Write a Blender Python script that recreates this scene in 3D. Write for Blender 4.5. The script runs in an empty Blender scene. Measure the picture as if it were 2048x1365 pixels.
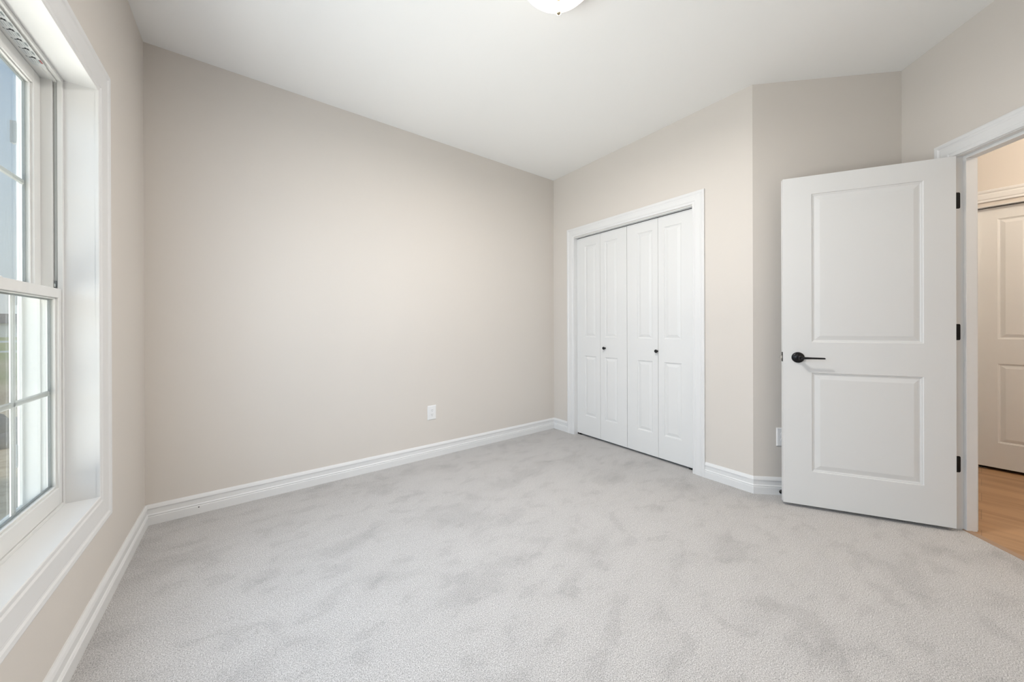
import bpy, bmesh, math, random
from mathutils import Vector, Matrix

# ------------------------------------------------------------------ camera, world, lights, exposure
S = bpy.context.scene
C = S.collection
R2 = 2 ** -0.5

cam_d = bpy.data.cameras.new('camera')
cam = bpy.data.objects.new('camera', cam_d)
C.objects.link(cam)
cam_d.sensor_width = 36.0
cam_d.lens = 703.53 / 2048 * 36.0
cam_d.shift_y = -(682.5 - 655.29) / 2048
cam_d.clip_start = 0.02
cam_d.clip_end = 500
YAW, ROLL, PITCH = 0.6434, -0.0032, -0.0010
cam.matrix_world = (Matrix.Translation((0, 0, 1.1255)) @ Matrix.Rotation(-YAW, 4, 'Z')
                    @ Matrix.Rotation(math.pi / 2 + PITCH, 4, 'X') @ Matrix.Rotation(ROLL, 4, 'Z'))
S.camera = cam

S.view_settings.view_transform = 'Standard'
S.view_settings.look = 'None'
S.view_settings.gamma = 1
S.view_settings.use_curve_mapping = False
S.view_settings.exposure = 0.0

SKY_STRENGTH = 1.1
SKY_FILL_POWER = 330
YARD_FILL_POWER = 900
WINDOW_FILL_POWER = 9.6
LAMP_EMIT = 2.2
LAMP_DOWN = 34
HALL_POWER = 40

w = bpy.data.worlds.new('sky')
S.world = w
w.use_nodes = True
wn = w.node_tree
wn.nodes.clear()
wo = wn.nodes.new('ShaderNodeOutputWorld')
bg = wn.nodes.new('ShaderNodeBackground')
tc = wn.nodes.new('ShaderNodeTexCoord')
sx = wn.nodes.new('ShaderNodeSeparateXYZ')
rp = wn.nodes.new('ShaderNodeValToRGB')
wn.links.new(tc.outputs['Generated'], sx.inputs[0])
wn.links.new(sx.outputs['Z'], rp.inputs[0])
wn.links.new(rp.outputs[0], bg.inputs[0])
wn.links.new(bg.outputs[0], wo.inputs[0])
rp.color_ramp.elements[0].position = 0.0
rp.color_ramp.elements[0].color = (0.86, 0.92, 0.96, 1)
rp.color_ramp.elements[1].position = 0.5
rp.color_ramp.elements[1].color = (0.42, 0.64, 0.95, 1)
e = rp.color_ramp.elements.new(0.14)
e.color = (0.78, 0.89, 0.98, 1)
bg.inputs[1].default_value = SKY_STRENGTH

# the sun, behind the house: it lights the yard but does not reach the window wall
sd = bpy.data.lights.new('sun', 'SUN')
sd.energy = 2.2
sd.angle = math.radians(2)
sd.color = (1.0, 0.95, 0.86)
so_ = bpy.data.objects.new('sun', sd)
C.objects.link(so_)
so_.rotation_euler = (Vector((-0.55, 0.75, -0.75))).to_track_quat('-Z', 'Y').to_euler()

# added area lamp outside, boosting sky daylight through the two windows
ld = bpy.data.lights.new('sky_fill', 'AREA')
ld.shape = 'RECTANGLE'
ld.size = 7.0
ld.size_y = 3.4
ld.energy = SKY_FILL_POWER
ld.color = (0.62, 0.79, 1.0)
lo = bpy.data.objects.new('sky_fill', ld)
C.objects.link(lo)
lo.location = (-3.4, -0.4, 3.3)
lo.rotation_euler = (math.pi / 2, 0, -math.pi / 2)

# added upward fill lamp at yard level, standing in for ground bounce
gd = bpy.data.lights.new('yard_fill', 'AREA')
gd.shape = 'RECTANGLE'
gd.size = 4.6
gd.size_y = 5.5
gd.energy = YARD_FILL_POWER
gd.color = (1.0, 0.97, 0.92)
go = bpy.data.objects.new('yard_fill', gd)
C.objects.link(go)
go.location = (-3.7, 0.7, -0.45)
go.rotation_euler = (math.pi, 0, 0)

# added fill lamp at each window opening, just inside the casing
for wy in (0.843, 1.662):
    pd = bpy.data.lights.new('window_fill', 'AREA')
    pd.shape = 'RECTANGLE'
    pd.size = 0.79
    pd.size_y = 1.54
    pd.energy = WINDOW_FILL_POWER
    pd.color = (0.73, 0.88, 1.06)
    po = bpy.data.objects.new('window_fill', pd)
    C.objects.link(po)
    po.location = (-0.4535, wy, 1.262)
    po.rotation_euler = (math.pi / 2, 0, -math.pi / 2)

# hallway ceiling lamp's light (its fixture is out of view round the door)
hd = bpy.data.lights.new('hall_lamp', 'POINT')
hd.energy = HALL_POWER
hd.color = (1.0, 0.87, 0.72)
hd.shadow_soft_size = 0.12
ho = bpy.data.objects.new('hall_lamp', hd)
C.objects.link(ho)
ho.location = (3.75, -1.0, 2.55)

# ------------------------------------------------------------------ materials
def mat(name, col, rough=0.5, metal=0.0, spec=0.5, emit=None, es=0):
    m = bpy.data.materials.new(name)
    m.use_nodes = True
    b = m.node_tree.nodes['Principled BSDF']
    b.inputs['Base Color'].default_value = (*col, 1)
    b.inputs['Roughness'].default_value = rough
    b.inputs['Metallic'].default_value = metal
    b.inputs['Specular IOR Level'].default_value = spec
    if emit:
        b.inputs['Emission Color'].default_value = (*emit, 1)
        b.inputs['Emission Strength'].default_value = es
    return m

def noise_bump(m, scale, strength, dist=0.001, detail=3):
    nt = m.node_tree
    b = nt.nodes['Principled BSDF']
    t = nt.nodes.new('ShaderNodeTexCoord')
    n = nt.nodes.new('ShaderNodeTexNoise')
    n.inputs['Scale'].default_value = scale
    n.inputs['Detail'].default_value = detail
    bp = nt.nodes.new('ShaderNodeBump')
    bp.inputs['Strength'].default_value = strength
    bp.inputs['Distance'].default_value = dist
    nt.links.new(t.outputs['Object'], n.inputs['Vector'])
    nt.links.new(n.outputs[0], bp.inputs['Height'])
    nt.links.new(bp.outputs[0], b.inputs['Normal'])
    return m

M = {}
M['wall'] = noise_bump(mat('wall_paint', (0.70, 0.655, 0.605), 0.75, spec=0.25), 260, 0.12, 0.0008)
M['ceiling'] = noise_bump(mat('ceiling_paint', (0.90, 0.893, 0.875), 0.9, spec=0.1), 200, 0.10, 0.0008)
M['trim'] = mat('trim_paint', (0.785, 0.785, 0.78), 0.35, spec=0.4)
M['door'] = noise_bump(mat('door_paint', (0.775, 0.775, 0.765), 0.42, spec=0.4), 400, 0.05, 0.0005)
M['vinyl'] = mat('white_vinyl', (0.80, 0.80, 0.78), 0.3, spec=0.5)
M['vinyl_grey'] = mat('grey_vinyl', (0.62, 0.64, 0.63), 0.6)  # greyer than the frame vinyl, for the balance groove liner
M['spacer'] = mat('dark_spacer', (0.12, 0.14, 0.15), 0.5)
M['black'] = mat('black_metal', (0.012, 0.012, 0.013), 0.35, 0.6)
M['rubber'] = mat('black_rubber', (0.012, 0.012, 0.012), 0.35)
M['chrome'] = mat('bright_metal', (0.7, 0.7, 0.68), 0.25, 1.0)
M['brass'] = mat('brushed_nickel', (0.42, 0.36, 0.26), 0.35, 1.0)
M['plastic'] = mat('white_plastic', (0.84, 0.84, 0.84), 0.25)
M['slot'] = mat('slot_dark', (0.10, 0.10, 0.11), 0.5)
M['hall_wall'] = noise_bump(mat('hall_wall_paint', (0.70, 0.655, 0.605), 0.75, spec=0.25), 260, 0.12, 0.0008)
M['dark'] = mat('closet_shade_paint', (0.35, 0.34, 0.33), 0.9)  # shade of the hall closet's inside is put into this colour
M['siding'] = mat('exterior_siding', (0.62, 0.64, 0.66), 0.7)
M['clip'] = mat('grey_clip', (0.20, 0.22, 0.23), 0.6)
M['bowl'] = mat('frosted_bowl', (0.6, 0.58, 0.55), 0.3, emit=(1.0, 0.86, 0.72), es=LAMP_EMIT)
M['bowl_rim'] = mat('bowl_rim', (0.9, 0.86, 0.8), 0.3, emit=(1.0, 0.86, 0.70), es=0.45)

def glass_mat(name, tint, gl):
    m = bpy.data.materials.new(name)
    m.use_nodes = True
    nt = m.node_tree
    nt.nodes.clear()
    o = nt.nodes.new('ShaderNodeOutputMaterial')
    mx = nt.nodes.new('ShaderNodeMixShader')
    tr = nt.nodes.new('ShaderNodeBsdfTransparent')
    tr.inputs[0].default_value = (*tint, 1)
    gs = nt.nodes.new('ShaderNodeBsdfGlossy')
    gs.inputs['Roughness'].default_value = 0.0
    fr = nt.nodes.new('ShaderNodeFresnel')
    fr.inputs[0].default_value = 1.45
    mt = nt.nodes.new('ShaderNodeMath')
    mt.operation = 'MULTIPLY'
    mt.inputs[1].default_value = gl
    nt.links.new(fr.outputs[0], mt.inputs[0])
    nt.links.new(mt.outputs[0], mx.inputs[0])
    nt.links.new(tr.outputs[0], mx.inputs[1])
    nt.links.new(gs.outputs[0], mx.inputs[2])
    nt.links.new(mx.outputs[0], o.inputs[0])
    return m
M['glass'] = glass_mat('window_glass', (0.95, 0.97, 0.96), 0.5)

def screen_mat():
    m = bpy.data.materials.new('insect_mesh')
    m.use_nodes = True
    nt = m.node_tree
    nt.nodes.clear()
    o = nt.nodes.new('ShaderNodeOutputMaterial')
    mx = nt.nodes.new('ShaderNodeMixShader')
    tr = nt.nodes.new('ShaderNodeBsdfTransparent')
    df = nt.nodes.new('ShaderNodeBsdfDiffuse')
    df.inputs[0].default_value = (0.35, 0.36, 0.37, 1)
    t = nt.nodes.new('ShaderNodeTexCoord')
    mp = nt.nodes.new('ShaderNodeMapping')
    mp.inputs['Scale'].default_value = (1, 260, 14)
    n = nt.nodes.new('ShaderNodeTexNoise')
    n.inputs['Scale'].default_value = 1.0
    r = nt.nodes.new('ShaderNodeMapRange')
    r.inputs['To Min'].default_value = 0.02
    r.inputs['To Max'].default_value = 0.12
    nt.links.new(t.outputs['Object'], mp.inputs[0])
    nt.links.new(mp.outputs[0], n.inputs['Vector'])
    nt.links.new(n.outputs[0], r.inputs[0])
    nt.links.new(r.outputs[0], mx.inputs[0])
    nt.links.new(tr.outputs[0], mx.inputs[1])
    nt.links.new(df.outputs[0], mx.inputs[2])
    nt.links.new(mx.outputs[0], o.inputs[0])
    return m
M['screen'] = screen_mat()

def ramp(nt, src, stops):
    r = nt.nodes.new('ShaderNodeValToRGB')
    els = r.color_ramp.elements
    els[0].position, els[0].color = stops[0][0], (*stops[0][1], 1)
    els[1].position, els[1].color = stops[-1][0], (*stops[-1][1], 1)
    for p_, c_ in stops[1:-1]:
        x = els.new(p_)
        x.color = (*c_, 1)
    nt.links.new(src, r.inputs[0])
    return r.outputs[0]

def mixc(nt, mode, fac, a, b):
    x = nt.nodes.new('ShaderNodeMix')
    x.data_type = 'RGBA'
    x.blend_type = mode
    if isinstance(fac, (int, float)):
        x.inputs[0].default_value = fac
    else:
        nt.links.new(fac, x.inputs[0])
    for i, v in ((6, a), (7, b)):
        if isinstance(v, tuple):
            x.inputs[i].default_value = (*v, 1)
        else:
            nt.links.new(v, x.inputs[i])
    return x.outputs[2]

def carpet_mat():
    m = mat('cut_pile_carpet', (0.5, 0.48, 0.46), 1.0, spec=0.05)
    nt = m.node_tree
    b = nt.nodes['Principled BSDF']
    b.inputs['Sheen Weight'].default_value = 0.15
    t = nt.nodes.new('ShaderNodeTexCoord').outputs['Object']
    def noise(scale, detail, rough=0.5, dist=0.0, vec=None):
        n = nt.nodes.new('ShaderNodeTexNoise')
        n.inputs['Scale'].default_value = scale
        n.inputs['Detail'].default_value = detail
        n.inputs['Roughness'].default_value = rough
        n.inputs['Distortion'].default_value = dist
        nt.links.new(vec or t, n.inputs['Vector'])
        return n.outputs[0]
    fine = noise(270, 3, 0.8)
    mid = noise(60, 3, 0.7)
    mp = nt.nodes.new('ShaderNodeMapping')
    mp.inputs['Rotation'].default_value = (0, 0, math.radians(-38))
    mp.inputs['Scale'].default_value = (1.1, 1.75, 1.0)
    nt.links.new(t, mp.inputs[0])
    big = noise(1.9, 5, 0.55, 0.25, mp.outputs[0])
    med = noise(6.0, 4, 0.55, 0.3, mp.outputs[0])
    # tufts
    fib = ramp(nt, fine, [(0.36, (0.27, 0.262, 0.254)), (0.50, (0.55, 0.533, 0.521)), (0.64, (0.82, 0.80, 0.785))])
    clump = ramp(nt, mid, [(0.3, (0.88, 0.88, 0.88)), (0.7, (1.0, 1.0, 1.0))])
    c1 = mixc(nt, 'MULTIPLY', 0.8, fib, clump)
    # brushed pile: footprints and vacuum strokes lean the yarn one way or the other
    lay = ramp(nt, big, [(0.37, (0.88, 0.88, 0.88)), (0.42, (0.94, 0.94, 0.94)), (0.45, (0.975, 0.975, 0.975)), (0.62, (1, 1, 1))])
    lay2 = ramp(nt, med, [(0.38, (0.90, 0.90, 0.90)), (0.43, (0.97, 0.97, 0.97)), (0.6, (1, 1, 1))])
    c2 = mixc(nt, 'MULTIPLY', 1.0, c1, lay)
    c3 = mixc(nt, 'MULTIPLY', 1.0, c2, lay2)
    nt.links.new(c3, b.inputs['Base Color'])
    bp = nt.nodes.new('ShaderNodeBump')
    bp.inputs['Strength'].default_value = 0.55
    bp.inputs['Distance'].default_value = 0.004
    nt.links.new(fine, bp.inputs['Height'])
    nt.links.new(bp.outputs[0], b.inputs['Normal'])
    return m
M['carpet'] = carpet_mat()

def wood_mat():
    m = mat('oak_plank', (0.5, 0.32, 0.18), 0.45, spec=0.3)
    nt = m.node_tree
    b = nt.nodes['Principled BSDF']
    t = nt.nodes.new('ShaderNodeTexCoord').outputs['Object']
    mp = nt.nodes.new('ShaderNodeMapping')           # planks run along y
    mp.inputs['Rotation'].default_value = (0, 0, math.radians(90))
    nt.links.new(t, mp.inputs[0])
    br = nt.nodes.new('ShaderNodeTexBrick')
    br.inputs['Color1'].default_value = (0.45, 0.275, 0.150, 1)
    br.inputs['Color2'].default_value = (0.39, 0.235, 0.125, 1)
    br.inputs['Mortar'].default_value = (0.28, 0.17, 0.095, 1)
    br.inputs['Scale'].default_value = 1.0
    br.inputs['Mortar Size'].default_value = 0.0012
    br.inputs['Brick Width'].default_value = 1.2
    br.inputs['Row Height'].default_value = 0.18
    br.offset = 0.37
    nt.links.new(mp.outputs[0], br.inputs[0])
    mp2 = nt.nodes.new('ShaderNodeMapping')
    mp2.inputs['Scale'].default_value = (13, 1.3, 1)
    nt.links.new(t, mp2.inputs[0])
    n = nt.nodes.new('ShaderNodeTexNoise')
    n.inputs['Scale'].default_value = 1.0
    n.inputs['Detail'].default_value = 6
    n.inputs['Distortion'].default_value = 0.6
    nt.links.new(mp2.outputs[0], n.inputs['Vector'])
    g = ramp(nt, n.outputs[0], [(0.3, (0.74, 0.70, 0.66)), (0.5, (1, 1, 1)), (0.75, (1.12, 1.1, 1.08))])
    nt.links.new(mixc(nt, 'MULTIPLY', 1.0, br.outputs[0], g), b.inputs['Base Color'])
    return m
M['wood'] = wood_mat()

# ------------------------------------------------------------------ mesh helpers
def link(name, bm, m, parent=None, mats=None, smooth=False, bevel=0):
    bmesh.ops.recalc_face_normals(bm, faces=bm.faces)
    me = bpy.data.meshes.new(name)
    bm.to_mesh(me)
    bm.free()
    o = bpy.data.objects.new(name, me)
    C.objects.link(o)
    me.materials.append(m)
    for x in (mats or []):
        me.materials.append(x)
    if smooth:
        for p_ in me.polygons:
            p_.use_smooth = True
    if bevel:
        bv = o.modifiers.new('bevel', 'BEVEL')
        bv.width = bevel
        bv.segments = 2
        bv.limit_method = 'ANGLE'
    if parent:
        o.parent = parent
    return o

def tag(o, label, cat, kind=None, group=None):
    o['label'] = label
    o['category'] = cat
    if kind:
        o['kind'] = kind
    if group:
        o['group'] = group
    return o

def empty(name, mtx):
    o = bpy.data.objects.new(name, None)
    o.empty_display_size = 0.1
    C.objects.link(o)
    o.matrix_world = mtx
    return o

def box(bm, a, b, T=None):
    x0, y0, z0 = a
    x1, y1, z1 = b
    vs = [Vector(v) for v in ((x0, y0, z0), (x1, y0, z0), (x1, y1, z0), (x0, y1, z0),
                              (x0, y0, z1), (x1, y0, z1), (x1, y1, z1), (x0, y1, z1))]
    if T:
        vs = [T @ v for v in vs]
    v = [bm.verts.new(q) for q in vs]
    for f in ((0, 3, 2, 1), (4, 5, 6, 7), (0, 1, 5, 4), (1, 2, 6, 5), (2, 3, 7, 6), (3, 0, 4, 7)):
        bm.faces.new([v[i] for i in f])

def prism(bm, pts, z0, z1):
    lo_ = [bm.verts.new((x, y, z0)) for x, y in pts]
    hi = [bm.verts.new((x, y, z1)) for x, y in pts]
    n = len(pts)
    bm.faces.new(lo_[::-1])
    bm.faces.new(hi)
    for i in range(n):
        bm.faces.new((lo_[i], lo_[(i + 1) % n], hi[(i + 1) % n], hi[i]))

def frame(o, s):
    """local frame: x along wall s, y = out of the room (into the wall), z up"""
    s = Vector((s[0], s[1], 0)).normalized()
    n = Vector((s[1], -s[0], 0))          # right of s
    return Matrix(((s.x, n.x, 0, o[0]), (s.y, n.y, 0, o[1]), (0, 0, 1, 0), (0, 0, 0, 1)))

def sweep(bm, path, prof, close=False):
    """path: list of (point, u_dir, t_dir) ; prof: closed list of (u, t)"""
    rings = []
    for p_, u, t in path:
        rings.append([bm.verts.new(p_ + u * a + t * b) for a, b in prof])
    n = len(prof)
    rr = rings + ([rings[0]] if close else [])
    for r0, r1 in zip(rr[:-1], rr[1:]):
        for i in range(n):
            bm.faces.new((r0[i], r0[(i + 1) % n], r1[(i + 1) % n], r1[i]))
    if not close:
        bm.faces.new(rings[0])
        bm.faces.new(rings[-1][::-1])

def lathe(bm, prof, T, n=40):
    """prof: (r, h) list, around local z"""
    rings = []
    for r, h in prof:
        if r < 1e-6:
            rings.append([bm.verts.new(T @ Vector((0, 0, h)))])
        else:
            rings.append([bm.verts.new(T @ Vector((r * math.cos(2 * math.pi * k / n), r * math.sin(2 * math.pi * k / n), h))) for k in range(n)])
    for a, b in zip(rings[:-1], rings[1:]):
        for k in range(n):
            k2 = (k + 1) % n
            if len(a) == 1 and len(b) == 1:
                continue
            if len(a) == 1:
                bm.faces.new((a[0], b[k], b[k2]))
            elif len(b) == 1:
                bm.faces.new((a[k], a[k2], b[0]))
            else:
                bm.faces.new((a[k], a[k2], b[k2], b[k]))

# ------------------------------------------------------------------ room dimensions (metres)
XW, X1, Y1, Y3, HC = -0.474, 2.7285, 2.861, 0.925, 2.758
YB = -0.60
P0 = Vector((XW, Y1))
P1 = Vector((X1, Y1))
P2 = Vector((X1, Y3))
P3 = Vector((3.349, 0.3045))
P4 = Vector((P3.x - (P3.y - YB), YB))
P5 = Vector((XW, YB))

TH = 0.115
# frames with y pointing out of the room
F_back = frame(P0, (1, 0))
F_back = Matrix(((1, 0, 0, P0.x), (0, 1, 0, P0.y), (0, 0, 1, 0), (0, 0, 0, 1)))
def wf(o, s, n):
    return Matrix(((s[0], n[0], 0, o[0]), (s[1], n[1], 0, o[1]), (0, 0, 1, 0), (0, 0, 0, 1)))
F_left = wf(P5, (0, 1), (-1, 0))
F_back = wf(P0, (1, 0), (0, 1))
F_right = wf(P1, (0, -1), (1, 0))
F_alc = wf(P2, (R2, -R2), (R2, R2))
F_door = wf(P3, (-R2, -R2), (R2, -R2))
F_rear = wf(P4, (-1, 0), (0, -1))

def wall(name, F, L, ops, label, th=TH, s0=0.0, m='wall', z1=HC, ext=0.0):
    """s from s0 to L with openings (a, b, z0, z1)"""
    bm = bmesh.new()
    cuts = sorted(ops)
    cur = s0
    for a, b, za, zb in cuts:
        box(bm, (cur, 0, 0), (a, th, z1), F)
        if za > 0:
            box(bm, (a, 0, 0), (b, th, za), F)
        box(bm, (a, 0, zb), (b, th, z1), F)
        cur = b
    box(bm, (cur, 0, 0), (L, th, z1), F)
    bmesh.ops.remove_doubles(bm, verts=bm.verts, dist=1e-5)
    o = link(name, bm, M[m])
    return tag(o, label, 'wall', 'structure')

# window opening
WY1, WZ0, WZ1 = 2.074, 0.461, 2.062
WY0 = 0.431
wall('wall_left', F_left, Y1 - YB + 0.115, [(WY0 - YB, WY1 - YB, WZ0, WZ1)],
     'greige painted wall holding the window at the left', th=0.168, s0=-0.115)
wall('wall_back', F_back, X1 - XW + TH, [], 'long plain greige wall with a single outlet low on it')
# closet opening in right wall: s = Y1 - y
CA, CB, CZ = Y1 - 2.555, Y1 - 1.322, 2.056
wall('wall_right', F_right, Y1 - Y3, [(CA, CB, 0, CZ)], 'greige wall around the white double folding closet doors')
LA = (P3 - P2).length
wall('wall_alcove', F_alc, LA + 0.0, [], 'short greige wall partly hidden behind the open door')
DS0, DS1, DZ = 0.312, 1.080, 2.058
LD = (P4 - P3).length
wall('wall_entry', F_door, LD + 1.6, [(DS0 - 0.006, DS1 + 0.006, 0, DZ + 0.006)], 'angled greige wall with the doorway to the hall', th=0.10, s0=-TH)
wall('wall_rear', F_rear, P4.x - XW, [], 'greige wall behind the viewpoint')

# ceiling and floors
bm = bmesh.new()
prism(bm, [(-0.6, -0.72), (P4.x + 1.0, -2.2), (5.5, -2.2), (5.5, 1.2), (3.6, 3.1), (-0.6, 3.1)], HC, HC + 0.12)
tag(link('ceiling', bm, M['ceiling']), 'smooth white ceiling with a round lamp', 'ceiling', 'structure')

def dpt(s, n):
    return (P3.x - R2 * s + R2 * n, P3.y - R2 * s - R2 * n)
NC = 0.026
bm = bmesh.new()
carpet_pts = [(XW - 0.05, YB - 0.05), (P4.x + 0.05, YB - 0.05), dpt(DS1, 0.0), dpt(DS1, NC), dpt(DS0, NC), dpt(DS0, 0), dpt(-0.02, 0.02), (X1 + 0.03, Y3 + 0.04),
              (X1 + 0.09, 1.15), (X1 + 0.8, 1.15), (X1 + 0.8, Y1 + 0.03), (XW - 0.05, Y1 + 0.03)]
prism(bm, carpet_pts, -0.02, 0.0)
tag(link('floor', bm, M['carpet']), 'pale grey cut pile carpet with brushed darker patches', 'floor', 'structure')
bm = bmesh.new()
a = dpt(-0.9, NC + 0.006)
b_ = dpt(2.9, NC + 0.006)
prism(bm, [a, b_, (5.4, -2.2), (5.4, 1.2)], -0.03, -0.006)
tag(link('floor_hall', bm, M['wood']), 'warm oak plank floor in the hall beyond the doorway', 'floor', 'structure')
# transition strip
bm = bmesh.new()
prof = [(0, -0.006), (0.0, 0.0005), (0.006, 0.003), (0.034, 0.003), (0.040, -0.001), (0.040, -0.006)]
path = []
for s in (DS0, DS1):
    x, y = dpt(s, NC)
    path.append((Vector((x, y, 0)), Vector((R2, -R2, 0)), Vector((0, 0, 1))))
sweep(bm, path, prof)
M['strip'] = mat('strip_wood', (0.36, 0.24, 0.16), 0.45)
tag(link('trim_1', bm, M['strip']), 'brown wooden threshold strip between carpet and planks', 'threshold', 'structure')

# ------------------------------------------------------------------ baseboards
BASE = [(0.0, 0.0), (0.015, 0.0), (0.015, 0.044), (0.0145, 0.047), (0.0125, 0.049), (0.0125, 0.052), (0.0145, 0.0545), (0.0125, 0.059), (0.0095, 0.062),
        (0.009, 0.090), (0.0125, 0.0915), (0.0125, 0.095), (0.0095, 0.105), (0.0045, 0.1144), (0.0, 0.1144)]
def baseboard(name, pts, label):
    """pts: polyline of wall points; room on the right hand side of travel"""
    bm = bmesh.new()
    path = []
    n = len(pts)
    for i, p_ in enumerate(pts):
        d0 = (pts[i] - pts[i - 1]).normalized() if i > 0 else None
        d1 = (pts[i + 1] - pts[i]).normalized() if i < n - 1 else None
        if d0 is None: d0 = d1
        if d1 is None: d1 = d0
        n0 = Vector((d0.y, -d0.x))
        n1 = Vector((d1.y, -d1.x))
        m_ = (n0 + n1)
        m_ = m_ / (1 + n0.dot(n1))
        path.append((Vector((p_.x, p_.y, 0)), Vector((m_.x, m_.y, 0)), Vector((0, 0, 1))))
    sweep(bm, path, BASE)
    return tag(link(name, bm, M['trim']), label, 'baseboard', 'structure')
CW = 0.092   # door casing width
baseboard('baseboard_left', [Vector((XW, YB + 0.0)), P0 - Vector((0, 0.0))], 'white moulded baseboard under the window')
bb = baseboard('baseboard_back', [P0, P1], 'white moulded baseboard along the long plain wall')
baseboard('baseboard_right', [P1, Vector((X1, Y1 - (CA + 0.005 - CW)))], 'tiny white baseboard between the room corner and the closet casing')
CBo = CB - 0.005 + CW
sDc = DS0 + 0.005 - CW
baseboard('baseboard_alcove', [Vector((X1, Y1 - CBo)), P2, P3, Vector(dpt(sDc, 0))], 'white baseboard turning from the closet to behind the open door')
baseboard('baseboard_rear', [Vector(dpt(DS1 + CW - 0.005, 0)), P4, P5], 'white baseboard on the wall behind the viewpoint')
# small dark nail hole in the back baseboard
bm = bmesh.new()
lathe(bm, [(0, 0), (0.0035, 0), (0.0035, 0.0012), (0, 0.0012)], Matrix.Translation((-0.243, Y1 - 0.0145, 0.040)) @ Matrix.Rotation(math.pi / 2, 4, 'X'), 10)
h = link('nail_hole', bm, M['rubber'], bb)

# ------------------------------------------------------------------ casings (u across from inner edge, t out from the wall)
def casing_prof(wd):
    k = wd
    return [(0, 0), (0, 0.008), (0.003, 0.0105), (0.009, 0.0105), (0.012, 0.0085), (0.018, 0.0085), (0.024, 0.012),
            (k - 0.034, 0.0135), (k - 0.030, 0.0115), (k - 0.024, 0.0125), (k - 0.018, 0.0165), (k - 0.006, 0.018), (k, 0.0155), (k, 0)]
def casing(name, F, s0, s1, z0, z1, wd, label, closed=False, m='trim', kind='structure', cat='trim', bottom=0.0):
    bm = bmesh.new()
    R = F.to_3x3()
    t = -(R @ Vector((0, 1, 0)))
    def P(s, z): return F @ Vector((s, 0, z))
    def U(a, b): return R @ Vector((a, 0, b))
    if closed:
        path = [(P(s0, z0), U(-1, -1), t), (P(s0, z1), U(-1, 1), t), (P(s1, z1), U(1, 1), t), (P(s1, z0), U(1, -1), t)]
    else:
        path = [(P(s0, bottom), U(-1, 0), t), (P(s0, z1), U(-1, 1), t), (P(s1, z1), U(1, 1), t), (P(s1, bottom), U(1, 0), t)]
    sweep(bm, path, casing_prof(wd), close=closed)
    return tag(link(name, bm, M[m]), label, cat, kind)

casing('trim_2', F_right, CA + 0.005, CB - 0.005, 0, CZ + 0.004, CW, 'white moulded casing around the folding closet doors')
casing('trim_3', F_door, DS0 - 0.005, DS1 + 0.005, 0, DZ + 0.004, CW, 'white moulded casing around the doorway to the hall')
casing('trim_4', F_left, WY0 - YB - 0.0 + 0.006, WY1 - YB - 0.006, WZ0 + 0.006, WZ1 - 0.006, 0.115, 'white moulded picture frame casing around the window', closed=True)

# jambs
def jamb(name, F, s0, s1, z1, depth, label, th=0.006, stop=None, bottom=0.0):
    bm = bmesh.new()
    box(bm, (s0, 0, bottom), (s0 + th, depth, z1), F)
    box(bm, (s1 - th, 0, bottom), (s1, depth, z1), F)
    box(bm, (s0 + th, 0, z1 - th), (s1 - th, depth, z1), F)
    if stop:
        a, b, t = stop
        box(bm, (s0 + th, a, bottom), (s0 + th + t, b, z1 - th), F)
        box(bm, (s1 - th - t, a, bottom), (s1 - th, b, z1 - th), F)
        box(bm, (s0 + th + t, a, z1 - th - t), (s1 - th - t, b, z1 - th), F)
    return tag(link(name, bm, M['trim']), label, 'door frame', 'structure')
jamb('trim_5', F_right, CA, CB, CZ, TH, 'thin white jamb lining the closet opening', th=0.005)
jd = jamb('trim_6', F_door, DS0 - 0.006, DS1 + 0.006, DZ + 0.006, 0.104, 'white door jamb with stop bead and black hinge plates', stop=(0.035, 0.085, 0.016))

# ------------------------------------------------------------------ panelled doors
def panel_face(bm, W, H, panels, y, sgn, prof, T):
    """one face of a door in local xz at depth y; sgn -1: faces -y"""
    xs = sorted(set([0, W] + [p_[0] for p_ in panels] + [p_[1] for p_ in panels]))
    zs = sorted(set([0, H] + [p_[2] for p_ in panels] + [p_[3] for p_ in panels]))
    def V(x, d, z): return bm.verts.new(T @ Vector((x, y - sgn * d, z)))
    for i in range(len(xs) - 1):
        for j in range(len(zs) - 1):
            cx, cz = (xs[i] + xs[i + 1]) / 2, (zs[j] + zs[j + 1]) / 2
            if any(p_[0] < cx < p_[1] and p_[2] < cz < p_[3] for p_ in panels):
                continue
            bm.faces.new([V(xs[i], 0, zs[j]), V(xs[i + 1], 0, zs[j]), V(xs[i + 1], 0, zs[j + 1]), V(xs[i], 0, zs[j + 1])])
    for (a, b, c, d) in panels:
        prev = None
        for off, dep in prof:
            r = [V(a + off, dep, c + off), V(b - off, dep, c + off), V(b - off, dep, d - off), V(a + off, dep, d - off)]
            if prev:
                for k in range(4):
                    bm.faces.new((prev[k], prev[(k + 1) % 4], r[(k + 1) % 4], r[k]))
            prev = r
        bm.faces.new(prev)

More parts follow.
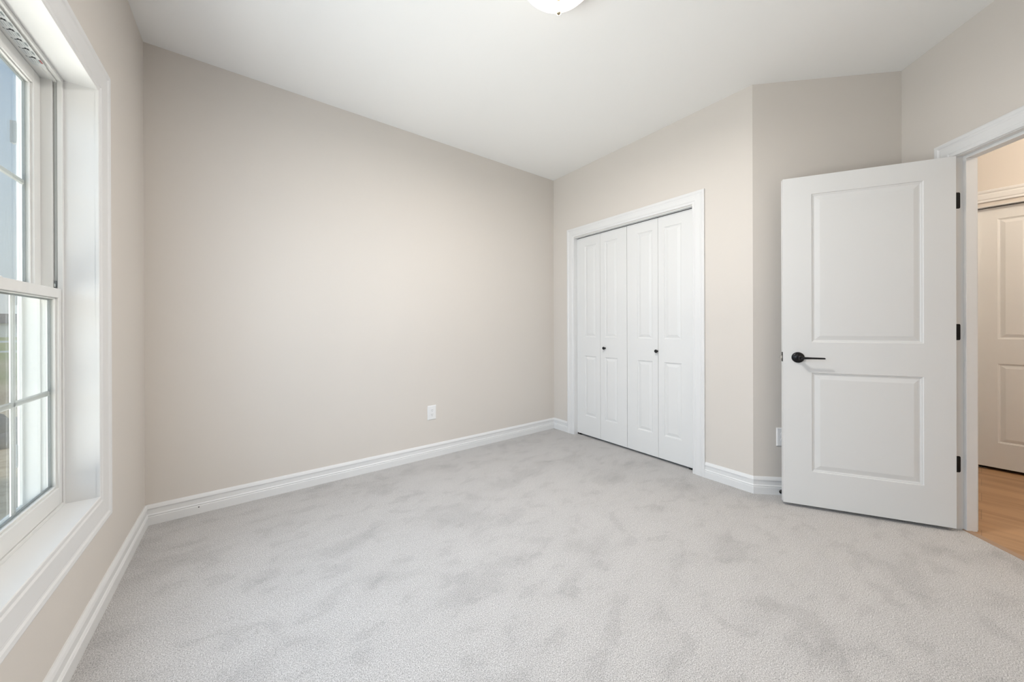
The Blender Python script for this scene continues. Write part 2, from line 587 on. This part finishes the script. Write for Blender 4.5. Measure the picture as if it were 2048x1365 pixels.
def door_slab(W, H, th, panels, prof, T):
    bm = bmesh.new()
    panel_face(bm, W, H, panels, 0, -1, prof, T)
    panel_face(bm, W, H, panels, th, 1, prof, T)
    for a, b in (((0, 0, 0), (0, th, H)), ((W, 0, 0), (W, th, H))):
        q = [(a[0], 0, 0), (a[0], th, 0), (a[0], th, H), (a[0], 0, H)]
        bm.faces.new([bm.verts.new(T @ Vector(v)) for v in q])
    for z in (0, H):
        q = [(0, 0, z), (W, 0, z), (W, th, z), (0, th, z)]
        bm.faces.new([bm.verts.new(T @ Vector(v)) for v in q])
    bmesh.ops.remove_doubles(bm, verts=bm.verts, dist=1e-5)
    # split T-junction free: rely on coplanar faces
    return bm
PROF = [(0, 0), (0.003, 0.0045), (0.008, 0.0050), (0.012, 0.0075), (0.017, 0.0075), (0.038, 0.0025), (0.041, 0.0020)]
PROF_N = [(0, 0), (0.003, 0.004), (0.007, 0.0045), (0.010, 0.007), (0.014, 0.007), (0.034, 0.002), (0.036, 0.0015)]

def knob(T, parent):
    bm = bmesh.new()
    lathe(bm, [(0, 0), (0.008, 0), (0.0075, 0.003), (0.005, 0.006), (0.005, 0.014), (0.009, 0.018), (0.0135, 0.021), (0.0145, 0.025), (0.0125, 0.029), (0.007, 0.031), (0, 0.0315)], T, 28)
    return link('knob', bm, M['black'], parent, smooth=True)

def bifold(name, F, base, mirror, label, knob_s=None, wide_first=True, lw=0.3045, z0=0.019, H=2.026):
    """a pair of leaves; s from base to base+2*lw; wide_first: pivot (wide) stile at small s"""
    root = empty(name, F @ Matrix.Translation((base, 0.040, 0)))
    tag(root, label, 'closet door', 'structure')
    wide, nar, pw = 0.105, 0.053, 0.1465
    for k in range(2):
        left_wide = (k == 0)
        a = wide if left_wide else nar
        pans = [(a, a + pw, 0.195, 0.810), (a, a + pw, 1.002, 1.934)]
        T = Matrix.Translation((k * lw + 0.0012, 0, z0))
        bm = door_slab(lw - 0.0024, H, 0.034, pans, PROF_N, T)
        leaf = link('door_leaf', bm, M['door'], root)
    if knob_s is not None:
        knob(Matrix.Translation((knob_s - base, 0.0, 0.918)) @ Matrix.Rotation(math.pi / 2, 4, 'X'), root)
    # floor bracket and pivot pin
    px_ = 0.0 if mirror else 2 * lw
    sg = 1 if mirror else -1
    bm = bmesh.new()
    box(bm, (px_, 0.004, 0.0), (px_ + sg * 0.055, 0.028, 0.0025))
    box(bm, (px_, 0.004, 0.0), (px_ + sg * 0.002, 0.028, 0.018))
    link('floor_bracket', bm, M['chrome'], root)
    bm = bmesh.new()
    lathe(bm, [(0, 0.002), (0.009, 0.002), (0.009, 0.012), (0.004, 0.0125), (0.004, 0.0225), (0, 0.0225)], Matrix.Translation((px_ + sg * 0.028, 0.015, 0)), 16)
    link('pivot_pin', bm, M['black'], root)
    bm = bmesh.new()
    lathe(bm, [(0, z0 + H - 0.004), (0.004, z0 + H - 0.004), (0.004, CZ - 0.004), (0, CZ - 0.004)], Matrix.Translation((px_ + sg * 0.028, 0.015, 0)), 12)
    link('top_pin', bm, M['chrome'], root)
    return root
F_r = F_right
k1s, k2s = Y1 - 2.188, Y1 - 1.643
b0 = Y1 - 2.550
bifold('door_1', F_r, b0, True, 'left folding pair of the white closet doors with black knob', k1s)
bifold('door_2', F_r, b0 + 0.61, False, 'right folding pair of the white closet doors with black knob', k2s)
# dark overhead track
bm = bmesh.new()
box(bm, (CA + 0.005, 0.045, CZ - 0.012), (CB - 0.005, 0.068, CZ - 0.0055), F_right)
tag(link('trim_7', bm, M['black']), 'dark metal track above the folding closet doors', 'track', 'structure')
# closet interior
bm = bmesh.new()
box(bm, (X1 + 0.80, 1.05, 0), (X1 + 0.86, Y1 + 0.1, HC))
box(bm, (X1 + TH, 1.05, 0), (X1 + 0.80, 1.10, HC))
box(bm, (X1 + TH, Y1 + 0.001, 0), (X1 + 0.80, Y1 + 0.1, HC))
tag(link('wall_closet', bm, M['wall']), 'closet interior walls behind the folding doors', 'wall', 'structure')

# ------------------------------------------------------------------ open entry door
HX, HY, DA = 3.0833, 0.081, -0.5283
dd = Vector((math.sin(DA), math.cos(DA), 0))
dn = Vector((math.cos(DA), -math.sin(DA), 0))    # away from the viewer
DM = Matrix(((dd.x, dn.x, 0, HX), (dd.y, dn.y, 0, HY), (0, 0, 1, 0.0), (0, 0, 0, 1)))
DWd, DH, DZ0 = 0.772, 2.030, 0.019
d3 = empty('door_3', DM)
tag(d3, 'open white two panel door with black lever handle', 'door', 'structure')
bm = door_slab(DWd, DH, 0.035, [(0.128, 0.628, 0.212, 0.820), (0.128, 0.628, 1.007, 1.918)], PROF, Matrix.Translation((0, 0, DZ0)))
slab = link('door_slab', bm, M['door'], d3)
# latch plate and bolt on the free edge
bm = bmesh.new()
box(bm, (DWd - 0.0005, 0.006, 0.903), (DWd + 0.0012, 0.029, 0.962))
lp = link('latch_plate', bm, M['black'], d3)
bm = bmesh.new()
box(bm, (DWd + 0.001, 0.010, 0.923), (DWd + 0.012, 0.022, 0.940))
link('latch_bolt', bm, M['chrome'], lp)
# handle: round rose, neck, flat lever
def handle(side):
    T = Matrix.Translation((0.697, 0 if side < 0 else 0.035, 0.931)) @ Matrix.Rotation(math.pi / 2 * (1 if side < 0 else -1), 4, 'X')
    bm = bmesh.new()
    lathe(bm, [(0, 0), (0.033, 0), (0.033, 0.004), (0.031, 0.008), (0.024, 0.0115), (0.0165, 0.0135), (0.0145, 0.016), (0, 0.016)], T, 48)
    rose = link('handle_rose', bm, M['black'], d3, smooth=True)
    bm = bmesh.new()
    lathe(bm, [(0, 0.015), (0.0115, 0.015), (0.0105, 0.024), (0.0105, 0.040), (0.0125, 0.044), (0.0125, 0.054), (0.010, 0.0565), (0.0055, 0.0565), (0.005, 0.0552), (0, 0.0552)], T, 32)
    link('handle_neck', bm, M['black'], d3, smooth=True)
    # lever pointing to the hinge side, thin bar with a slight return
    bm = bmesh.new()
    pts = [(0.692, 0.049, 0.0075), (0.672, 0.0495, 0.0068), (0.640, 0.050, 0.0058), (0.600, 0.0505, 0.0052), (0.583, 0.051, 0.005), (0.580, 0.051, 0.003)]
    rings = []
    for (x, yy, hw) in pts:
        y_ = -yy if side < 0 else 0.035 + yy
        ring = []
        for k in range(12):
            an = 2 * math.pi * k / 12
            ring.append(bm.verts.new((x, y_ + 0.0065 * math.cos(an), 0.931 + hw * math.sin(an))))
        rings.append(ring)
    for r0, r1 in zip(rings[:-1], rings[1:]):
        for k in range(12):
            bm.faces.new((r0[k], r0[(k + 1) % 12], r1[(k + 1) % 12], r1[k]))
    bm.faces.new(rings[0]); bm.faces.new(rings[-1][::-1])
    link('lever', bm, M['black'], d3, smooth=True)
handle(-1)
handle(1)
# hinges: jamb leaf plates (rounded) with knuckle
def hinge(z):
    root = jd
    bm = bmesh.new()
    # rounded plate on the jamb face, in local F_door coords (n, z) at s = DS0
    w_, h_, r_ = 0.020, 0.0445, 0.0075
    pts = [(0.0, -h_), (w_ - r_, -h_)]
    for k in range(1, 6):
        an = -math.pi / 2 + k * math.pi / 12
        pts.append((w_ - r_ + r_ * math.cos(an), -h_ + r_ + r_ * math.sin(an)))
    pts.append((w_, -h_ + r_)); pts.append((w_, h_ - r_))
    for k in range(1, 6):
        an = k * math.pi / 12
        pts.append((w_ - r_ + r_ * math.cos(an), h_ - r_ + r_ * math.sin(an)))
    pts += [(w_ - r_, h_), (0.0, h_)]
    a_ = [bm.verts.new(F_door @ Vector((DS0, n_, z + zz))) for n_, zz in pts]
    b2 = [bm.verts.new(F_door @ Vector((DS0 + 0.0022, n_, z + zz))) for n_, zz in pts]
    bm.faces.new(a_); bm.faces.new(b2[::-1])
    for k in range(len(pts)):
        bm.faces.new((a_[k], a_[(k + 1) % len(pts)], b2[(k + 1) % len(pts)], b2[k]))
    hp = link('hinge_plate', bm, M['black'], root)
    bm = bmesh.new()
    T = Matrix.Translation((3.1075, 0.0785, z - 0.0445))
    kx, ky = dpt(0.3165, -0.0100)
    T = Matrix.Translation((kx, ky, z - 0.0445))
    lathe(bm, [(0, 0), (0.0055, 0), (0.0055, 0.089), (0, 0.089)], T, 14)
    link('hinge_knuckle', bm, M['black'], hp)
for z in (1.816, 1.090, 0.360):
    hinge(z)

# ------------------------------------------------------------------ outlets
def outlet(F, s, z, label):
    """F wall frame; plate centred at s, z"""
    root = empty('wall_outlet', F @ Matrix.Translation((s, 0, z)))
    tag(root, label, 'outlet', None, 'wall outlets')
    bm = bmesh.new()
    hw, hh = 0.0395, 0.0615
    r = [(hw, hh, 0), (hw, hh, 0.002), (hw - 0.004, hh - 0.004, 0.0055), (hw - 0.009, hh - 0.009, 0.0062)]
    prev = None
    for a, b, d in r:
        ring = [bm.verts.new((x, -d, y)) for x, y in ((-a, -b), (a, -b), (a, b), (-a, b))]
        if prev:
            for k in range(4):
                bm.faces.new((prev[k], prev[(k + 1) % 4], ring[(k + 1) % 4], ring[k]))
        else:
            bm.faces.new(ring[::-1])
        prev = ring
    bm.faces.new(prev)
    link('cover_plate', bm, M['plastic'], root)
    for sg in (1, -1):
        zc = sg * 0.0195
        bm = bmesh.new()
        pts = []
        for k in range(28):
            an = 2 * math.pi * k / 28
            pts.append((0.0172 * math.cos(an), max(-0.0142, min(0.0142, 0.0172 * math.sin(an)))))
        f0 = [bm.verts.new((x, -0.006, zc + y)) for x, y in pts]
        f1 = [bm.verts.new((x * 0.97, -0.0082, zc + y * 0.97)) for x, y in pts]
        for k in range(28):
            bm.faces.new((f0[k], f0[(k + 1) % 28], f1[(k + 1) % 28], f1[k]))
        bm.faces.new(f1)
        so = link('socket', bm, M['plastic'], root)
        for (x, hh_) in ((-0.0063, 0.0045), (0.0063, 0.0036)):
            bm = bmesh.new()
            box(bm, (x - 0.0011, -0.0085, zc + 0.004 - hh_), (x + 0.0011, -0.0081, zc + 0.004 + hh_))
            link('slot', bm, M['slot'], so)
        bm = bmesh.new()
        lathe(bm, [(0, 0), (0.0026, 0), (0.0026, 0.0004), (0, 0.0004)], Matrix.Translation((0, -0.0081, zc - 0.0075)) @ Matrix.Rotation(math.pi / 2, 4, 'X'), 12)
        link('ground_hole', bm, M['slot'], so)
    bm = bmesh.new()
    lathe(bm, [(0, 0), (0.003, 0), (0.0026, 0.001), (0, 0.0012)], Matrix.Translation((0, -0.006, 0)) @ Matrix.Rotation(math.pi / 2, 4, 'X'), 14)
    link('screw', bm, M['plastic'], root)
    return root
outlet(F_back, 1.272 - XW, 0.386, 'white double wall outlet low on the long plain wall')
outlet(F_alc, 0.142 + 0.0395, 0.384, 'white double wall outlet half hidden behind the open door edge')

# ------------------------------------------------------------------ door stop on the alcove baseboard
T = F_alc @ Matrix.Translation((0.163, -0.0145, 0.024)) @ Matrix.Rotation(math.pi / 2, 4, 'X')
root = empty('door_stop', T)
tag(root, 'small black door stop on the baseboard beside the open door', 'door stop')
bm = bmesh.new()
lathe(bm, [(0, 0), (0.013, 0), (0.013, 0.003), (0.007, 0.006), (0.006, 0.022), (0, 0.022)], Matrix.Identity(4), 24)
link('stop_base', bm, M['black'], root, smooth=True)
bm = bmesh.new()
lathe(bm, [(0, 0.020), (0.011, 0.020), (0.0135, 0.023), (0.0135, 0.030), (0.010, 0.036), (0, 0.038)], Matrix.Identity(4), 24)
link('rubber_tip', bm, M['rubber'], root, smooth=True)

# ------------------------------------------------------------------ ceiling lamp
LX, LY = 1.133, 1.150
root = empty('ceiling_light', Matrix.Translation((LX, LY, HC)))
tag(root, 'round frosted glass flush ceiling light with small finial', 'ceiling light')
bm = bmesh.new()
lathe(bm, [(0, 0), (0.158, 0), (0.162, -0.006), (0.162, -0.020), (0.155, -0.026), (0.0, -0.026)], Matrix.Identity(4), 64)
link('canopy', bm, M['plastic'], root, smooth=True)
bm = bmesh.new()
BR, BD, BZ = 0.176, 0.096, -0.033
prof = [(BR * r_, BZ - BD * h_) for r_, h_ in ((0.97, -0.06), (1, 0), (.985, .1), (.94, .25), (.84, .45), (.69, .65), (.5, .82), (.3, .93), (.12, .985), (0, 1))]
lathe(bm, prof, Matrix.Identity(4), 64)
link('glass_bowl', bm, M['bowl'], root, smooth=True)
bm = bmesh.new()
for k in range(1):
    lathe(bm, [(0.160, -0.024), (0.1790, -0.026), (0.1805, -0.031), (0.1785, -0.037), (0.1755, -0.041)], Matrix.Identity(4), 64)
link('bowl_rim', bm, M['bowl_rim'], root, smooth=True)
bm = bmesh.new()
lathe(bm, [(0, -0.128), (0.005, -0.128), (0.005, -0.198), (0.0105, -0.200), (0.0105, -0.207), (0.006, -0.211), (0, -0.212)], Matrix.Identity(4), 24)
dl = bpy.data.lights.new('lamp_light', 'AREA')
dl.shape = 'DISK'
dl.size = 0.26
dl.energy = LAMP_DOWN
dl.color = (1.0, 0.955, 0.91)
do_ = bpy.data.objects.new('lamp_light', dl)
C.objects.link(do_)
do_.location = (LX, LY, HC - 0.156)
link('finial', bm, M['brass'], root, smooth=True)

# ------------------------------------------------------------------ windows
def ring_frame(bm, x0, x1, y0, y1, z0, z1, wy0, wy1, wz0, wz1):
    """rectangular frame, members wy0/wy1 wide at the sides, wz0/wz1 at bottom/top"""
    box(bm, (x0, y0, z0), (x1, y0 + wy0, z1))
    box(bm, (x0, y1 - wy1, z0), (x1, y1, z1))
    box(bm, (x0, y0 + wy0, z0), (x1, y1 - wy1, z0 + wz0))
    box(bm, (x0, y0 + wy0, z1 - wz1), (x1, y1 - wy1, z1))

XE = -0.642       # exterior wall face
# return lining of the opening
bm = bmesh.new()
LI = 0.004
ring_frame(bm, XE, XW, WY0, WY1, WZ0, WZ1, LI, LI, LI, LI)
tag(link('trim_8', bm, M['trim']), 'deep white window return with wide sill board', 'window return', 'structure')

def window(name, y0, y1, label, sticker):
    """double hung unit filling y0..y1"""
    z0, z1 = WZ0 + LI, WZ1 - LI
    root = empty(name, Matrix.Translation((XW, (y0 + y1) / 2, z0)))
    tag(root, label, 'window', 'structure')
    inv = root.matrix_world.inverted()
    def add(nm, bm, m, parent=None, bevel=0):
        for v in bm.verts:
            v.co = inv @ v.co
        o = link(nm, bm, m, None, bevel=bevel)
        o.parent = parent or root
        return o
    # main frame with stepped tracks
    bm = bmesh.new()
    ring_frame(bm, -0.566, -0.553, y0, y1, z0, z1, 0.013, 0.013, 0.012, 0.012)       # inner flange
    ring_frame(bm, -0.576, -0.566, y0, y1, z0, z1, 0.005, 0.005, 0.006, 0.018)
    ring_frame(bm, -0.604, -0.576, y0, y1, z0, z1, 0.018, 0.018, 0.022, 0.018)        # upper sash track wall
    ring_frame(bm, -0.648, -0.604, y0, y1, z0, z1, 0.024, 0.024, 0.022, 0.020)        # exterior part
    ring_frame(bm, -0.656, -0.648, y0, y1, z0, z1, 0.020, 0.020, 0.026, 0.026)
    add('window_frame', bm, M['vinyl'], bevel=0.0012)
    # balance groove liner and shoe
    for yy, sg in ((y1 - 0.0045, -1), (y0 + 0.0045, 1)):
        bm = bmesh.new()
        box(bm, (-0.5745, min(yy, yy + sg * 0.002), z0 + 0.6), (-0.5685, max(yy, yy + sg * 0.002), z1 - 0.006))
        g = add('balance_track', bm, M['vinyl_grey'])
        bm = bmesh.new()
        ya = yy + sg * 0.0005
        box(bm, (-0.5765, min(ya, ya + sg * 0.004), 1.274), (-0.5695, max(ya, ya + sg * 0.004), 1.303))
        sh = add('balance_shoe', bm, M['clip'], g)
        bm = bmesh.new()
        box(bm, (-0.575, min(ya, ya + sg * 0.006), 1.280), (-0.571, max(ya, ya + sg * 0.006), 1.292))
        add('shoe_cam', bm, M['chrome'], sh)
    # lower sash (room side)
    def sash(xa, xb, za, zb, sw, br, tr, ins, nm):
        o_ = None
        ya, yb = y0 + ins, y1 - ins
        bm = bmesh.new()
        xm = xb - 0.015
        ring_frame(bm, xa, xb, ya, yb, za, zb, sw, sw, br, tr)
        ring_frame(bm, xa + 0.003, xb - 0.007, ya + sw, yb - sw, za + br, zb - tr, 0.007, 0.007, 0.008, 0.005)
        s = add(nm, bm, M['vinyl'], bevel=0.0015)
        ga, gb = ya + sw + 0.007, yb - sw - 0.007
        gz0, gz1 = za + br + 0.008, zb - tr - 0.005
        xg = (xa + xb) / 2 - 0.002
        # dark spacer lines, glass
        bm = bmesh.new()
        ring_frame(bm, xg - 0.006, xg + 0.000, ga, gb, gz0, gz1, 0.005, 0.005, 0.005, 0.005)
        add('glass_spacer', bm, M['spacer'], s)
        bm = bmesh.new()
        box(bm, (xg + 0.001, ga, gz0), (xg + 0.004, gb, gz1))
        add('glass_pane', bm, M['glass'], s)
        # grille bars between the panes: 4 columns x 2 rows
        nx = 3
        zc = (gz0 + gz1) / 2
        for k in range(1, nx):
            yk = ga + (gb - ga) * k / nx
            bm = bmesh.new()
            r_, d_ = 0.010, 0.004
            prof_ = [(-r_, 0), (-0.006, d_), (0.006, d_), (r_, 0), (0.006, -d_), (-0.006, -d_)]
            sweep(bm, [(Vector((xg - 0.006, yk, gz)), Vector((0, 1, 0)), Vector((1, 0, 0))) for gz in (gz0, gz1)], prof_)
            add('grille_bar', bm, M['vinyl'], s)
        bm = bmesh.new()
        sweep(bm, [(Vector((xg - 0.006, gy, zc)), Vector((0, 0, 1)), Vector((1, 0, 0))) for gy in (ga, gb)], prof_)
        add('grille_bar', bm, M['vinyl'], s)
        return s
    ls = sash(-0.5865, -0.5565, z0 + 0.014, 1.272, 0.022, 0.062, 0.034, 0.0155, 'lower_sash')
    us = sash(-0.631, -0.602, 1.238, z1 - 0.020, 0.048, 0.034, 0.046, 0.020, 'upper_sash')
    # sash lock on the meeting rail
    bm = bmesh.new()
    yc = (y0 + y1) / 2
    box(bm, (-0.5865, yc - 0.03, 1.272), (-0.566, yc + 0.03, 1.278))
    box(bm, (-0.580, yc - 0.012, 1.278), (-0.572, yc + 0.028, 1.286))
    add('sash_lock', bm, M['vinyl'], ls, bevel=0.001)
    # insect screen outside
    bm = bmesh.new()
    ring_frame(bm, -0.647, -0.641, y0 + 0.024, y1 - 0.024, z0 + 0.024, z1 - 0.024, 0.010, 0.010, 0.012, 0.012)
    sc = add('screen_frame', bm, M['vinyl'])
    bm = bmesh.new()
    box(bm, (-0.6443, y0 + 0.034, z0 + 0.036), (-0.6438, y1 - 0.034, z1 - 0.036))
    add('screen_mesh', bm, M['screen'], sc)
    # grey clips on the outer side
    for zc in (1.822, 1.248, 0.672):
        bm = bmesh.new()
        box(bm, (-0.6685, y1 - 0.022, zc - 0.039), (-0.656, y1 - 0.002, zc + 0.039))
        add('outer_clip', bm, M['clip'])
    if sticker:
        # instruction sticker on the head of the frame: paper, printed lines, red mark
        zt = z1 - 0.018
        bm = bmesh.new()
        box(bm, (-0.5935, y1 - 0.50, zt - 0.0006), (-0.5625, y1 - 0.105, zt + 0.0005))
        st = add('instruction_sticker', bm, M['paper'])
        for k in range(8):
            yb = y1 - 0.155 - 0.046 * k
            bm = bmesh.new()
            T = Matrix.Translation((-0.577, yb, zt - 0.0009)) @ Matrix.Rotation(math.radians(-28), 4, 'Z')
            box(bm, (-0.011, -0.0022, 0), (0.007, 0.0012, 0.0004), T)
            box(bm, (-0.001, -0.006, 0), (0.004, 0.007, 0.0004), T)
            box(bm, (-0.014, -0.008, 0), (-0.012, -0.003, 0.0004), T)
            add('printed_drawing', bm, M['ink'], st)
            bm = bmesh.new()
            for q in range(4):
                box(bm, (-0.586 + q * 0.0055, yb + 0.010, zt - 0.0009), (-0.5845 + q * 0.0055, yb + 0.031, zt - 0.0005))
            box(bm, (-0.571, yb + 0.006, zt - 0.0009), (-0.565, yb + 0.024, zt - 0.0005))
            add('printed_lines', bm, M['ink_grey'], st)
        bm = bmesh.new()
        box(bm, (-0.5665, y1 - 0.150, zt - 0.0010), (-0.5635, y1 - 0.128, zt - 0.0005))
        add('red_mark', bm, M['ink_red'], st)
    return root

M['ink'] = mat('ink_black', (0.03, 0.035, 0.04), 0.6)
M['ink_grey'] = mat('ink_grey', (0.42, 0.46, 0.47), 0.6)
M['ink_red'] = mat('ink_red', (0.35, 0.04, 0.04), 0.6)
M['paper'] = mat('sticker_paper', (0.72, 0.74, 0.74), 0.5)
mid = (WY0 + WY1) / 2
window('window_1', mid, WY1 - LI, 'white double hung window with grille bars at the left edge', True)
window('window_2', WY0 + LI, mid, 'white double hung window of the pair out of view', False)

# ------------------------------------------------------------------ hall
XH = 4.61
F_hall = wf((XH, 1.0), (0, -1), (1, 0))
HA, HB = 1.0 - 0.035, 1.0 - 0.035 + 1.23
wall('wall_hall', F_hall, 3.2, [(HA, HB, 0, CZ + 0.0)], 'tan lit hall wall above the hall closet', m='hall_wall')
bm = bmesh.new()
box(bm, (2.95, 0.95, 0), (XH, 1.05, HC))
box(bm, (1.2, -2.2, 0), (XH + 0.7, -2.1, HC))
tag(link('wall_hall_end', bm, M['hall_wall']), 'end walls closing the hall', 'wall', 'structure')
bm = bmesh.new()
box(bm, (XH + 0.62, -1.6, 0), (XH + 0.68, 0.5, HC))
box(bm, (XH + TH, 0.2, 0), (XH + 0.62, 0.26, HC))
box(bm, (XH + TH, -1.5, 0), (XH + 0.62, -1.44, HC))
tag(link('wall_hall_closet', bm, M['dark']), 'hall closet inside, its shade painted dark', 'wall', 'structure')
casing('trim_9', F_hall, HA + 0.005, HB - 0.005, 0, CZ + 0.030, CW, 'white moulded casing over the hall closet doors')
jamb('trim_10', F_hall, HA, HB, CZ, TH, 'thin white jamb of the hall closet', th=0.005)
bifold('door_4', F_hall, HA + 0.006, True, 'white panelled hall closet door seen through the doorway', None)
bifold('door_5', F_hall, HA + 0.006 + 0.61, False, 'further folding pair of the hall closet', None)
bm = bmesh.new()
box(bm, (HA + 0.005, 0.045, CZ - 0.012), (HB - 0.005, 0.068, CZ - 0.0055), F_hall)
tag(link('trim_11', bm, M['black']), 'dark metal track above the hall closet doors', 'track', 'structure')

# ------------------------------------------------------------------ outside
GZ = -0.55
def ground_mat():
    m = mat('yard_ground', (0.4, 0.35, 0.2), 0.95, spec=0.05)
    nt = m.node_tree
    b = nt.nodes['Principled BSDF']
    t = nt.nodes.new('ShaderNodeTexCoord').outputs['Object']
    s = nt.nodes.new('ShaderNodeSeparateXYZ')
    nt.links.new(t, s.inputs[0])
    n = nt.nodes.new('ShaderNodeTexNoise')
    n.inputs['Scale'].default_value = 1.1
    n.inputs['Detail'].default_value = 7
    nt.links.new(t, n.inputs['Vector'])
    ad = nt.nodes.new('ShaderNodeMath')
    ad.operation = 'MULTIPLY_ADD'
    ad.inputs[1].default_value = 3.0
    nt.links.new(n.outputs[0], ad.inputs[0])
    nt.links.new(s.outputs['Y'], ad.inputs[2])
    mr = nt.nodes.new('ShaderNodeMapRange')
    mr.inputs['From Min'].default_value = 0
    mr.inputs['From Max'].default_value = 64
    nt.links.new(ad.outputs[0], mr.inputs[0])
    base = ramp(nt, mr.outputs[0], [(0.0, (0.72, 0.56, 0.38)), (0.19, (0.70, 0.54, 0.36)), (0.24, (0.42, 0.32, 0.20)), (0.28, (0.60, 0.47, 0.30)),
                                    (0.33, (0.34, 0.34, 0.15)), (0.45, (0.55, 0.46, 0.28)), (0.55, (0.36, 0.38, 0.16)), (0.9, (0.42, 0.42, 0.18))])
    n2 = nt.nodes.new('ShaderNodeTexNoise')
    n2.inputs['Scale'].default_value = 9
    n2.inputs['Detail'].default_value = 6
    nt.links.new(t, n2.inputs['Vector'])
    g = ramp(nt, n2.outputs[0], [(0.3, (0.7, 0.68, 0.64)), (0.6, (1.1, 1.1, 1.1))])
    nt.links.new(mixc(nt, 'MULTIPLY', 1.0, base, g), b.inputs['Base Color'])
    return m
M['ground'] = ground_mat()
bm = bmesh.new()
box(bm, (-260, -40, GZ - 0.1), (XE - 0.03, 320, GZ))
tag(link('ground', bm, M['ground']), 'bare sandy yard turning to patchy grass outside the window', 'ground', 'structure')
# concrete walk and street
M['concrete'] = noise_bump(mat('pale_concrete', (0.62, 0.61, 0.58), 0.9), 60, 0.2)
for nm, ya, yb, lb in (('sidewalk', 41, 43.5, 'pale concrete sidewalk crossing the grass outside'), ('street', 70, 80, 'pale concrete street in front of the far house')):
    bm = bmesh.new()
    box(bm, (-160, ya, GZ), (40, yb, GZ + 0.03))
    tag(link(nm, bm, M['concrete']), lb, nm, 'structure')
# rocks lying in the yard
random.seed(4)
M['rock'] = noise_bump(mat('dark_rock', (0.13, 0.13, 0.12), 0.9), 30, 0.5)
for i, (rx, ry, rs, lb) in enumerate(((-2.75, 8.3, 0.22, 'dark rock in the yard, nearest to the window'), (-3.05, 9.1, 0.30, 'larger dark rock in the yard beyond the nearest one'), (-3.55, 10.2, 0.20, 'small dark rock furthest out in the yard'))):
    bm = bmesh.new()
    bmesh.ops.create_icosphere(bm, subdivisions=3, radius=rs)
    for v in bm.verts:
        k = 1 + 0.22 * math.sin(v.co.x * 17 + i * 2) * math.cos(v.co.y * 13 + i) + random.uniform(-0.03, 0.03)
        v.co *= k
        v.co.z *= 0.6
    o = link('rock', bm, M['rock'], smooth=True)
    o.location = (rx, ry, GZ + rs * 0.35)
    tag(o, lb, 'rock', None, 'rocks in the yard')

# far houses
M['hwall'] = mat('house_siding', (0.60, 0.62, 0.64), 0.8)
M['hroof'] = mat('house_roof', (0.16, 0.14, 0.13), 0.9)
M['hwin'] = mat('house_window', (0.08, 0.10, 0.12), 0.15)
M['htrim'] = mat('house_trim', (0.8, 0.8, 0.8), 0.6)
def house(x, y, w_, d_, h_, rh, label):
    root = empty('house', Matrix.Translation((x, y, GZ)))
    tag(root, label, 'house', None, 'houses across the street')
    bm = bmesh.new()
    box(bm, (-w_ / 2, -d_ / 2, 0), (w_ / 2, d_ / 2, h_))
    link('house_wall', bm, M['hwall'], root)
    bm = bmesh.new()
    o = 0.45
    a = [(-w_ / 2 - o, -d_ / 2 - o, h_), (w_ / 2 + o, -d_ / 2 - o, h_), (w_ / 2 + o, d_ / 2 + o, h_), (-w_ / 2 - o, d_ / 2 + o, h_)]
    b = [(-w_ / 2 + d_ * 0.3, 0, h_ + rh), (w_ / 2 - d_ * 0.3, 0, h_ + rh)]
    va = [bm.verts.new(q) for q in a]
    vb = [bm.verts.new(q) for q in b]
    bm.faces.new(va[::-1])
    bm.faces.new((va[0], va[1], vb[1], vb[0]))
    bm.faces.new((va[2], va[3], vb[0], vb[1]))
    bm.faces.new((va[1], va[2], vb[1]))
    bm.faces.new((va[3], va[0], vb[0]))
    link('roof', bm, M['hroof'], root)
    bm = bmesh.new()
    box(bm, (-w_ * 0.42, -d_ / 2 - 0.06, 0), (-w_ * 0.1, -d_ / 2, 2.2))
    link('garage_door', bm, M['htrim'], root)
    for fx in (0.05, 0.3):
        bm = bmesh.new()
        box(bm, (w_ * fx, -d_ / 2 - 0.05, 0.9), (w_ * fx + 1.1, -d_ / 2, 2.2))
        link('house_window', bm, M['hwin'], root)
    return root
house(-37, 118, 13, 9, 2.7, 2.0, 'grey sided house with a dark hipped roof seen through the glass')
house(-60, 122, 14, 9, 2.8, 2.4, 'further grey sided house left of the near one')
